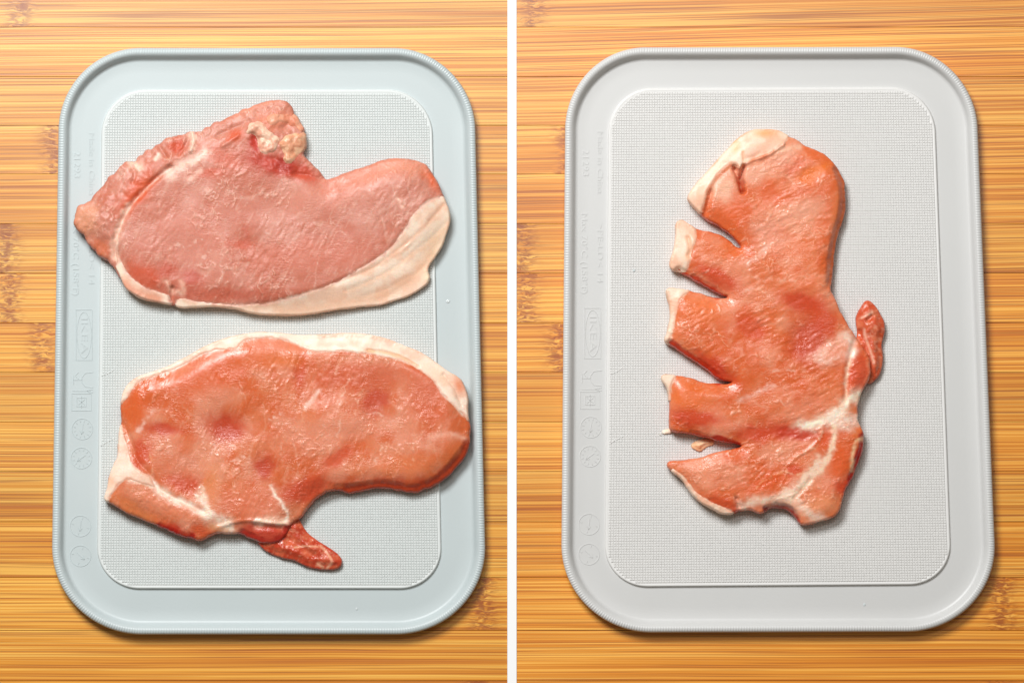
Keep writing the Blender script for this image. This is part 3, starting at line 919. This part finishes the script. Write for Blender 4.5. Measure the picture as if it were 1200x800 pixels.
pebble('cartilage_ridge', ragged([(312,136),(324,131),(337,129),(347,134),(355,146),(357,156),(350,156),(342,150),(334,147),(326,149),(318,152),(309,146)], 1.6, 13), 3.0, s1,
       C_(230,162,132), C_(220,138,108), M_fat, r1, chop1.c, 8)
pebble('bone_splinter', [(336,160),(342,162),(349,163),(345,167),(338,166)], 4.0, lambda x, y: s1(x, y) + 3, C_(246,226,200), C_(238,205,170), M_fat, r1, chop1.c, 9, e=1.6)

# ---------- chop 2 : red-orange chop with white fat along its upper edge
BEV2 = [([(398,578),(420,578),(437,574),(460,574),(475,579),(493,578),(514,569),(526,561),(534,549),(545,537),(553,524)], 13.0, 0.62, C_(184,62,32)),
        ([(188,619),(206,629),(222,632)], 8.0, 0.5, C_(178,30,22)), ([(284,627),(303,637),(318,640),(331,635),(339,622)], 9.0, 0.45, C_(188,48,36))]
out2 = [(141,478),(142,470),(146,455),(154,446),(171,438),(192,432),(210,423),(228,413),(249,402),(267,396),(285,392),(300,390),(320,390),(348,393),(375,393),(399,391),(420,391),
 (440,394),(458,399),(477,407),(495,414),(510,425),(527,437),(538,443),(545,455),(548,467),(547,482),(551,496),(550,513),(552,523),(544,536),(533,548),(524,560),(514,567),(493,576),(475,577),
 (460,572),(437,572),(420,577),(408,578),(395,573),(382,577),(372,583),(363,593),(354,604),(346,612),(339,616),(338,623),(330,633),(318,638),(303,635),(291,630),(283,625),(270,625),(255,625),(245,629),
 (234,634),(221,630),(206,627),(189,618),(174,611),(159,606),(146,600),(135,593),(128,589),(121,584),(124,576),(126,568),(127,558),(132,545),(138,535),(139,515),(141,495)]
fat2 = [(140,480),(144,477),(155,464),(163,451),(180,445),(204,436),(216,431),(228,425),(243,416),(255,414),(279,412),(283,410),(286,404),(294,400),(315,399),(333,402),(345,406),(357,413),(372,417),(399,415),(420,417),
 (447,421),(467,425),(482,432),(495,440),(507,450),(518,467),(530,479),(542,491),(548,498),(551,497),(548,483),(549,467),(546,455),(539,442),(527,436),(510,424),(495,413),(477,406),(458,398),(440,393),(420,390),(399,390),(375,392),(348,392),
 (320,389),(300,389),(285,391),(267,395),(249,401),(228,412),(210,422),(192,431),(171,437),(154,445),(145,455),(141,470)]
fat2b = [(141,492),(145,496),(148,511),(155,523),(156,537),(161,546),(174,553),(181,557),(185,568),(190,576),(180,574),(168,571),(155,566),(146,566),(139,574),(134,582),(128,590),(120,584),(124,576),(126,568),(127,558),(132,545),(138,535),(138,515)]
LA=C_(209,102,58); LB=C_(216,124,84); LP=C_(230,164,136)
WH=C_(250,228,208)
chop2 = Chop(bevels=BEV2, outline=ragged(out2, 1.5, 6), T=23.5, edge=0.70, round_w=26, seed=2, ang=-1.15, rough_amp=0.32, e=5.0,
  fats=[fat2, fat2b], fat_parts=[fat2, fat2b], fat_names=['fat_strip', 'fat_edge'],
  dents=[(266,503,24,14,0,-4.0),(310,548,13,14,0,-3.0),(358,575,26,16,-10,-3.0),(392,540,22,9,-30,-2.2),(352,430,10,22,10,-2.5),(443,471,16,20,10,-2.6),(190,503,22,9,0,-2.0),(163,537,9,20,10,-2.5),(218,567,22,12,15,-2.5),
         (250,452,50,24,0,1.5),(380,490,60,22,0,1.8),(480,530,40,20,0,1.5),(290,525,20,12,0,1.5),(200,600,40,14,15,1.5),(290,590,34,14,0,1.8)],
  creases=[([(145,497),(155,518),(160,540),(178,556),(187,574),(215,588),(240,600)], 3.5, -2.0),([(256,618),(280,610),(300,610),(322,614),(338,613)], 2.5, 2.0),([(432,411),(450,413),(470,418),(490,430)],2.0,-2.2),([(300,616),(330,619)],4,-3.0),
           ([(520,440),(533,455),(541,475)],2.0,-1.5)],
  rough=[([(140,575),(175,573),(230,600),(250,620),(220,628),(170,608)], 8.0, 0.7)],
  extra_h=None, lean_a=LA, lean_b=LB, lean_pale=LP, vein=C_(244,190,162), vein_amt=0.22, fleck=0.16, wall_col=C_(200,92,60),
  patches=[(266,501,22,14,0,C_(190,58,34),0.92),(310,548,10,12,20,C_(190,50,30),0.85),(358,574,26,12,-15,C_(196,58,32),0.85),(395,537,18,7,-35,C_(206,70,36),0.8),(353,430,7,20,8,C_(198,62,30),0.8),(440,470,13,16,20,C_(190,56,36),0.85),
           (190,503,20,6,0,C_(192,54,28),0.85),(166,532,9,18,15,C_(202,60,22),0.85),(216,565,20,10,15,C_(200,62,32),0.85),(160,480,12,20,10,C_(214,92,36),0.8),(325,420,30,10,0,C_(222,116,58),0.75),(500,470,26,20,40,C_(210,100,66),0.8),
           (420,440,50,14,0,C_(206,92,62),0.7),(250,440,50,16,-20,C_(216,98,54),0.75),(340,405,40,8,10,C_(226,140,108),0.7),(390,505,60,14,-10,C_(230,152,124),0.7),(480,545,40,12,0,C_(222,122,76),0.7),(535,530,12,16,30,C_(220,106,50),0.8),
           (206,622,20,6,25,C_(184,38,26),0.95),(238,622,10,7,0,C_(212,80,40),0.9),(308,624,30,10,8,C_(194,54,40),0.95),(160,598,24,7,30,C_(224,126,72),0.8),(190,590,36,10,18,C_(228,144,112),0.7),(248,570,8,18,5,C_(222,134,84),0.8),
           (292,590,30,14,0,C_(220,124,94),0.7),(262,617,14,6,0,C_(228,150,96),0.85),(460,567,50,7,0,C_(186,62,30),0.7),(205,545,24,14,0,C_(220,138,108),0.6)],
  seams=[([(156,560),(178,563),(187,575),(200,583),(216,589),(232,597),(246,603)], 5.0, WH, 0.95),([(246,603),(256,608),(270,617)], 8.0, WH, 0.9),([(238,572),(239,584),(246,600)],3.5,C_(246,216,192),0.85),([(232,582),(242,592)],4,WH,0.8),
         ([(318,569),(325,582),(334,594),(339,605),(336,612),(321,613),(300,609)], 2.6, WH, 0.95),([(305,612),(318,608),(330,611)],5,C_(246,206,180),0.8),([(178,560),(180,545),(176,530),(170,518)],1.3,C_(240,180,140),0.7),
         ([(400,420),(394,440)],2,C_(240,180,150),0.5),([(411,443),(404,458),(398,468)],1.2,C_(248,206,180),0.7),([(474,445),(481,456),(483,440)],1.2,C_(240,180,150),0.6),([(424,456),(420,472),(418,488)],1.4,C_(244,190,160),0.6),
         ([(358,478),(366,468),(374,460)],3,C_(250,214,196),0.7),([(316,492),(330,484)],1.8,C_(250,220,204),0.8),([(452,518),(444,534),(440,544)],1.3,C_(248,206,180),0.8),([(470,540),(478,548),(486,536)],1.5,C_(246,196,160),0.7),
         ([(505,512),(525,508),(544,513)],3,C_(240,176,150),0.8),([(258,515),(268,517),(276,525)],1.5,C_(246,200,176),0.7),([(270,541),(286,535)],1.4,C_(248,210,190),0.7),([(250,520),(250,532)],1.8,C_(248,214,196),0.6),
         ([(182,480),(172,490)],1.5,C_(250,216,200),0.5),([(207,455),(190,464)],1.5,C_(250,214,196),0.5),([(380,500),(376,516)],1.3,C_(248,206,184),0.6),([(400,494),(396,512)],1.3,C_(248,206,184),0.6),([(330,520),(328,545)],1.1,C_(246,196,170),0.5),
         ([(345,520),(350,545)],1.1,C_(246,196,170),0.5),([(430,486),(440,483),(448,488)],1.5,C_(250,214,196),0.6),([(168,496),(162,505)],2,C_(250,214,196),0.6)],
  fat_a=C_(243,218,198), fat_b=C_(238,198,174), fat_side=C_(240,186,150),
  fat_lines=[([(432,411),(450,413),(470,418),(490,430)],2.0,C_(236,184,140),0.8),([(440,424),(470,424),(496,436),(520,458),(540,482)],3,C_(250,226,208),0.7)],
  fat_patches=[(538,452,6,10,-25,C_(222,120,70),0.9),(515,440,20,10,40,C_(244,206,176),0.6),(148,545,8,14,0,C_(248,218,200),0.6),(130,565,5,9,10,C_(240,186,150),0.7)])
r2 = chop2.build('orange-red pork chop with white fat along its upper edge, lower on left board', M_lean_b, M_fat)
# dangling strip below the body
def strip_piece(name, outline, T, seed, ca, cb, pale, mat, root, c, lines=(), dark=(), e=4.0):
    def hh(x, y, d):
        h = T * (0.55 + 0.45 * sm(0, 12, d)) + (fbm(x, y, 14, 2, seed) - 0.5) * 4 + (fbm(x, y, 4, 3, seed + 3) - 0.5) * 1.6
        for pts, wd, dz in dark: h = h + dz * np.exp(-(seg_dist(x, y, chaikin(pts, 2, False), False) / wd) ** 2)
        return np.maximum(h, 1.5)
    def cc(x, y, d, wall):
        q = np.ones((len(x), 1)) * np.asarray(ca)[None]
        q = mixc(q, cb, sm(0.38, 0.64, fbm(x, y, 12, 3, seed + 5)))
        q = mixc(q, pale, 0.25 * sm(0.58, 0.75, fbm(x, y, 3, 3, seed + 8)))
        q = mixc(q, ca, 0.7 * wall)
        for pts, wd in lines: q = mixc(q, pale, 0.8 * np.exp(-(seg_dist(x, y, chaikin(pts, 2, False), False) / wd) ** 2))
        return q
    return slab(name, outline, hh, cc, mat, root, c, e=e, g=0.9)
strip_piece('meat_flap', [(300,632),(303,638),(310,645),(320,650),(333,654),(345,656),(352,660),(360,664),(375,667),(393,667),(400,662),(401,656),(397,649),(387,642),(372,633),(360,624),(354,615),(350,606),(340,600),(315,610)],
            11.0, 4, C_(194,70,44), C_(210,100,68), C_(240,180,145), M_lean_b, r2, chop2.c,
            lines=[([(376,640),(384,648),(390,658),(383,665)],1.6),([(345,641),(358,639),(372,640)],1.2),([(372,660),(378,664)],1.8)], dark=[([(340,632),(352,640),(366,650)],4,-2.5)])

# ---------- chop 3 : slashed chop
out3 = [(806,233),(808,226),(819,212),(833,197),(845,183),(857,170),(867,160),(881,153),(895,152),(910,153),(924,159),(936,164),(944,171),(954,174),(966,180),(976,190),(984,200),(990,212),(992,226),
 (991,245),(989,258),(983,273),(979,292),(977,312),(976,328),(973,338),(977,346),(984,362),(994,380),(1003,395),(1012,408),(1020,421),(1021,436),(1017,449),(1008,463),(1006,472),(1005,491),(1011,501),(1013,514),(1011,530),
 (1004,546),(998,563),(990,575),(987,590),(984,599),(974,608),(959,611),(947,615),(937,614),(932,606),(926,599),(915,595),(905,594),(897,600),(890,603),(884,599),(868,597),(860,602),(846,602),(836,596),(819,587),
 (807,572),(800,560),(786,551),(779,542),(784,539),(800,539),(819,536),(834,531),(854,526),(872,523),(860,519),(840,516),(825,512),(810,508),(789,506),(784,503),(784,478),(784,455),(775,446),(776,439),(789,440),(807,441),(822,447),(845,450),(862,448),
 (842,445),(822,428),(801,415),(785,404),(778,399),(783,389),(787,365),(782,347),(780,338),(797,339),(813,341),(830,347),(845,350),(856,348),(842,344),(822,333),(806,324),(795,317),(784,312),(790,293),(793,275),(792,261),(798,257),(810,265),
 (819,269),(842,273),(854,281),(862,289),(869,291),(866,285),(851,271),(837,262),(828,257),(823,254),(819,248),(809,238)]
f3top = [(805,233),(808,225),(819,211),(833,196),(845,182),(857,169),(867,159),(881,152),(895,151),(910,152),(924,158),(927,166),(920,172),(913,178),(903,183),(890,188),(880,192),(873,198),(869,204),(866,200),(861,196),(855,196),(848,203),(840,211),(834,222),(829,234),(827,246),(823,254),(818,248),(808,238)]
f3b = [(789,318),(783,312),(789,293),(792,275),(791,261),(798,256),(810,264),(817,269),(820,275),(816,290),(811,308),(806,322),(795,318)]
f3c = [(785,405),(777,399),(782,389),(786,365),(781,347),(779,337),(797,338),(814,341),(806,347),(799,354),(796,370),(792,388),(787,403)]
f3d = [(783,503),(783,478),(783,455),(774,446),(775,438),(789,439),(796,441),(790,450),(788,470),(788,488),(787,503)]
f3e = [(779,541),(788,545),(800,553),(810,564),(820,577),(834,585),(848,591),(860,595),(863,602),(846,603),(836,597),(819,588),(806,573),(799,561),(786,552)]
f3f = [(864,590),(875,585),(890,581),(905,579),(920,577),(930,567),(942,556),(955,545),(960,548),(954,562),(944,574),(938,584),(946,594),(956,602),(964,607),(959,612),(947,616),(937,615),(931,606),(926,598),(915,594),(905,593),(890,598),(876,598)]
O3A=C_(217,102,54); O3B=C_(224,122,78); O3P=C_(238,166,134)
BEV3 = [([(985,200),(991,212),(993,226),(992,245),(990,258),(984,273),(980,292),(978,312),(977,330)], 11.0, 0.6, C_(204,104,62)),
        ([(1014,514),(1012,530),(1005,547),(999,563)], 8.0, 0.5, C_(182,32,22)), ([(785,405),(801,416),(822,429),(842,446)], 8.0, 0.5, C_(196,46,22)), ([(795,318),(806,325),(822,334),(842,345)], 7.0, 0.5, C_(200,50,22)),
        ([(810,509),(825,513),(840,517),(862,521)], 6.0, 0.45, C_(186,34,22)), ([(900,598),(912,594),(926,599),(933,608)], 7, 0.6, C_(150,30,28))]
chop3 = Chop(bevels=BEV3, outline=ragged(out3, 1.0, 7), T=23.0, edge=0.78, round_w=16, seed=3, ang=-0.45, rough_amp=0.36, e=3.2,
  fats=[f3top, f3b, f3c, f3d, f3e], fat_parts=[f3top, f3b, f3c, f3d, f3e], fat_names=['fat_strip', 'fat_tip', 'fat_tip', 'fat_tip', 'fat_edge'],
  dents=[(945,390,20,28,25,-4.5),(935,352,20,12,0,-2.5),(905,230,16,12,0,-2.0),(950,205,20,8,-30,-2.0),(925,212,5,9,-20,-2.0),(930,507,26,10,10,-2.8),(880,385,20,12,20,-1.8),(885,505,16,10,0,-2),(1000,562,12,14,0,-2.0),
         (930,240,26,14,-25,2.0),(870,310,30,14,-20,1.5),(890,420,40,14,0,1.6),(930,465,34,14,-20,2.0),(870,555,34,14,-10,1.8),(820,380,20,18,0,1.2),(815,470,18,16,0,1.4),(965,425,18,12,0,1.6)],
  creases=[([(870,180),(871,190),(871,198)], 1.2, -1.0),([(871,196),(868,208),(870,225)], 2.5, -12.0),([(861,198),(866,212),(870,225)], 2.8, -10.0),([(832,228),(838,214),(848,203),(858,196)], 3.0, -1.5),([(826,252),(830,238),(833,226)], 3.0, -3.6),([(874,188),(885,184),(890,181)], 2.5, -1.0),
           ([(866,198),(876,191),(892,186),(906,180),(918,170)], 2.0, 2.2),([(806,280),(809,292),(807,300)], 2.8, -1.8),([(963,504),(957,520),(945,529),(933,535),(924,544)], 2.0, 1.0),
           ([(1003,396),(997,412),(993,430),(991,452),(990,470)], 3.5, -2.2),([(930,585),(938,575),(950,562)], 2.6, -1.3),([(866,594),(863,584)], 2.5, -4)],
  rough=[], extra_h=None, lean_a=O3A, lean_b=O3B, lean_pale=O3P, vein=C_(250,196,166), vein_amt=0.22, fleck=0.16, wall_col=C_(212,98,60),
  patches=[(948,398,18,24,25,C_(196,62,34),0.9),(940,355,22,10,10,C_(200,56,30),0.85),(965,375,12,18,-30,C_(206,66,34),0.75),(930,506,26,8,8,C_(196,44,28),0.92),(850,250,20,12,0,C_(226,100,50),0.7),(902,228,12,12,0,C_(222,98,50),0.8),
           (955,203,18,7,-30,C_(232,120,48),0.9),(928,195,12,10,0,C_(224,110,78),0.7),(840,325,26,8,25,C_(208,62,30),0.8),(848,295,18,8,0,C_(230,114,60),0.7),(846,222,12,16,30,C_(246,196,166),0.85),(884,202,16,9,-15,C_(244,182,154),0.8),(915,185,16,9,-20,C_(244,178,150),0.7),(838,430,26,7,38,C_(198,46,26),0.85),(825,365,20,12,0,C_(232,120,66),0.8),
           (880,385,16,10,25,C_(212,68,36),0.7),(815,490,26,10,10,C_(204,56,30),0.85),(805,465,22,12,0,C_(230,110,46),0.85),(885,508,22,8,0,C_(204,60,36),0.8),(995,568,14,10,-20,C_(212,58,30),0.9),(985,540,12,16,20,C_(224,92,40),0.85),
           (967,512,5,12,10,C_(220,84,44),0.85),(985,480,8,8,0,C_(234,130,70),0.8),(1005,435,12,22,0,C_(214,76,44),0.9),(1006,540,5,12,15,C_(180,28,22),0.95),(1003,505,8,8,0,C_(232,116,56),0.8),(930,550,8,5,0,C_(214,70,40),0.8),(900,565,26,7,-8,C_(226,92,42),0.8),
           (850,590,26,7,15,C_(214,72,34),0.8),(862,600,4,4,0,C_(190,40,30),0.9),(960,595,20,9,-15,C_(236,152,108),0.85),(985,290,6,50,0,C_(222,122,66),0.8),(983,250,8,20,0,C_(228,124,74),0.7),(935,250,26,12,-25,C_(244,178,150),0.7),
           (905,285,18,12,-20,C_(240,164,136),0.6),(895,270,14,8,0,C_(240,168,142),0.6),(935,480,26,8,-20,C_(236,150,118),0.6)],
  seams=[([(867,592),(888,587),(906,584),(921,580)], 6.0, C_(250,218,194), 0.95),([(921,580),(938,568),(950,556),(962,542)], 6.0, C_(250,216,192), 0.9),([(930,584),(940,594),(950,604),(962,608)], 6.0, C_(248,210,186), 0.9),([(938,499),(955,497),(972,492),(985,478),(995,468),(1003,464)], 7.0, C_(254,240,216), 0.98),([(972,492),(990,490),(1005,493)], 6.0, C_(250,224,204), 0.9),([(978,496),(992,503),(998,500)], 6.0, C_(250,216,196), 0.8),
         ([(963,503),(957,520),(945,529),(933,535),(924,544)], 1.9, C_(250,212,178), 0.8),([(978,500),(976,515),(972,530),(965,546),(950,562),(935,575),(926,586)], 3.2, C_(252,220,190), 0.95),([(960,535),(952,550),(940,562)],2.5,C_(248,212,184),0.8),
         ([(922,546),(917,552),(928,557),(943,555),(956,546)], 1.6, C_(248,204,164), 0.8),([(917,552),(900,560),(885,570)],1.3,C_(244,180,130),0.7),([(1010,514),(1002,517),(999,530),(998,550)], 2.2, C_(250,206,160), 0.8),([(990,470),(991,452),(993,433),(998,416)], 2.4, C_(250,206,176), 0.95),
         ([(997,416),(998,402),(990,394)], 6.5, C_(252,220,200), 0.9),([(985,400),(970,408),(960,418)],7,C_(246,196,172),0.65),([(955,420),(970,425),(985,415)],5,C_(246,200,180),0.6),
         ([(820,420),(808,412),(800,405)],1.2,C_(250,190,150),0.5),([(925,478),(912,470)],1.4,C_(248,200,176),0.6),([(902,438),(915,434),(930,436)],1.2,C_(250,204,180),0.7),([(850,475),(838,485)],1.1,C_(250,204,180),0.7),
         ([(880,325),(895,330),(915,328),(935,330)],1.8,C_(248,196,170),0.6),([(870,345),(880,340),(895,336)],1.6,C_(250,210,190),0.6),([(875,310),(890,298),(900,290)],3,C_(248,204,184),0.5),([(815,326),(830,320)],1.2,C_(250,206,180),0.7),
         ([(865,470),(890,460),(905,452)],3,C_(250,206,188),0.5),([(912,180),(925,175),(935,172)],4,C_(246,200,170),0.6)],
  fat_a=C_(243,214,190), fat_b=C_(240,188,158), fat_side=C_(244,184,146),
  fat_lines=[([(870,178),(871,188),(869,205)],2,C_(238,158,104),0.6),([(826,252),(830,238),(834,226)],3,C_(236,160,110),0.85),([(806,280),(809,292),(806,302)],4,C_(236,170,124),0.7),([(874,172),(890,172),(905,168)],2,C_(244,196,160),0.6)],
  fat_patches=[(895,157,14,5,0,C_(240,170,110),0.85),(886,182,14,8,-10,C_(244,186,158),0.85),(902,172,16,9,-20,C_(245,190,162),0.8),(838,205,8,16,40,C_(248,206,178),0.7),(862,172,5,9,10,C_(242,180,116),0.7),(812,236,8,8,30,C_(244,190,160),0.6),(797,285,8,20,0,C_(250,208,184),0.6)])
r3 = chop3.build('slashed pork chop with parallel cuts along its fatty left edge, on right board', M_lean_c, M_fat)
strip_piece('meat_flap', [(1015,350),(1021,352),(1028,359),(1033,368),(1038,379),(1038,388),(1035,398),(1034,406),(1036,418),(1035,430),(1031,440),(1026,446),(1019,450),(1010,445),(1000,420),(1000,404),(1006,392),(1004,380),(1003,371),(1008,361)],
            14.0, 6, C_(206,88,54), C_(220,120,84), C_(246,196,168), M_lean_c, r3, chop3.c,
            lines=[([(1010,372),(1016,369),(1022,366)],1.6),([(1013,386),(1014,394),(1020,410),(1024,425)],1.5)], dark=[([(1008,388),(1014,402),(1020,420),(1021,440)],3.5,-5.0),([(1017,375),(1022,371)],3,-4)])
pebble('fat_scrap', [(809,523),(812,518),(817,515),(826,513),(836,514),(840,519),(832,521),(826,524),(821,529),(816,526)], 5.0, lambda x, y: 2.0 + 0 * x, C_(244,206,168), C_(238,184,140), M_fat, r3, chop3.c, 11, e=2.0)
pebble('fat_scrap', [(769,508),(776,504),(784,501),(790,503),(788,507),(780,507),(774,510)], 3.0, lambda x, y: 2.0 + 0 * x, C_(252,234,214), C_(248,220,196), M_fat, r3, chop3.c, 12, e=1.6)

# ------------------------------------------------------------------ water droplets
def droplet_material():
    m, nt, b = material('water')
    b.inputs['Base Color'].default_value = (0.60, 0.65, 0.65, 1)
    b.inputs['Roughness'].default_value = 0.05
    b.inputs['Transmission Weight'].default_value = 0.0
    b.inputs['IOR'].default_value = 1.33
    return m
M_drop = droplet_material()
def droplet(px, py, r, zb, label):
    V, F = [], []
    K = 14
    rnd = random.Random(int(px * 7 + py))
    el = 0.8 + 0.4 * rnd.random()
    for i, (f, z) in enumerate(((1.0, 0.0), (0.95, 0.28), (0.75, 0.5), (0.4, 0.64))):
        for k in range(K):
            a = 2 * math.pi * k / K
            V.append((r * f * math.cos(a) * el * S, r * f * math.sin(a) * S, 0.45 * r * z * S))
    V.append((0, 0, 0.45 * r * 0.68 * S))
    for i in range(3):
        for k in range(K):
            F.append((i * K + k, i * K + (k + 1) % K, (i + 1) * K + (k + 1) % K, (i + 1) * K + k))
    for k in range(K): F.append((3 * K + k, 3 * K + (k + 1) % K, 4 * K))
    F.append(tuple(range(K))[::-1])
    c = W([px], [py], zb)[0]
    o = obj('water_droplet', py_mesh('water_droplet', V, F, True), M_drop, None, c)
    tag(o, label, 'droplet')
droplet(418, 713, 1.8, Z_CH, 'tiny clear droplet in the bottom gutter of the blue-grey board')
droplet(525, 353, 2.4, Z_CH, 'small clear droplet in the right gutter of the blue-grey board')
droplet(1013, 708, 1.9, Z_CH, 'tiny clear droplet in the bottom gutter of the neutral grey board')
droplet(743, 317, 1.6, Z_ST, 'tiny clear droplet on the gridded panel left of the slashed chop')
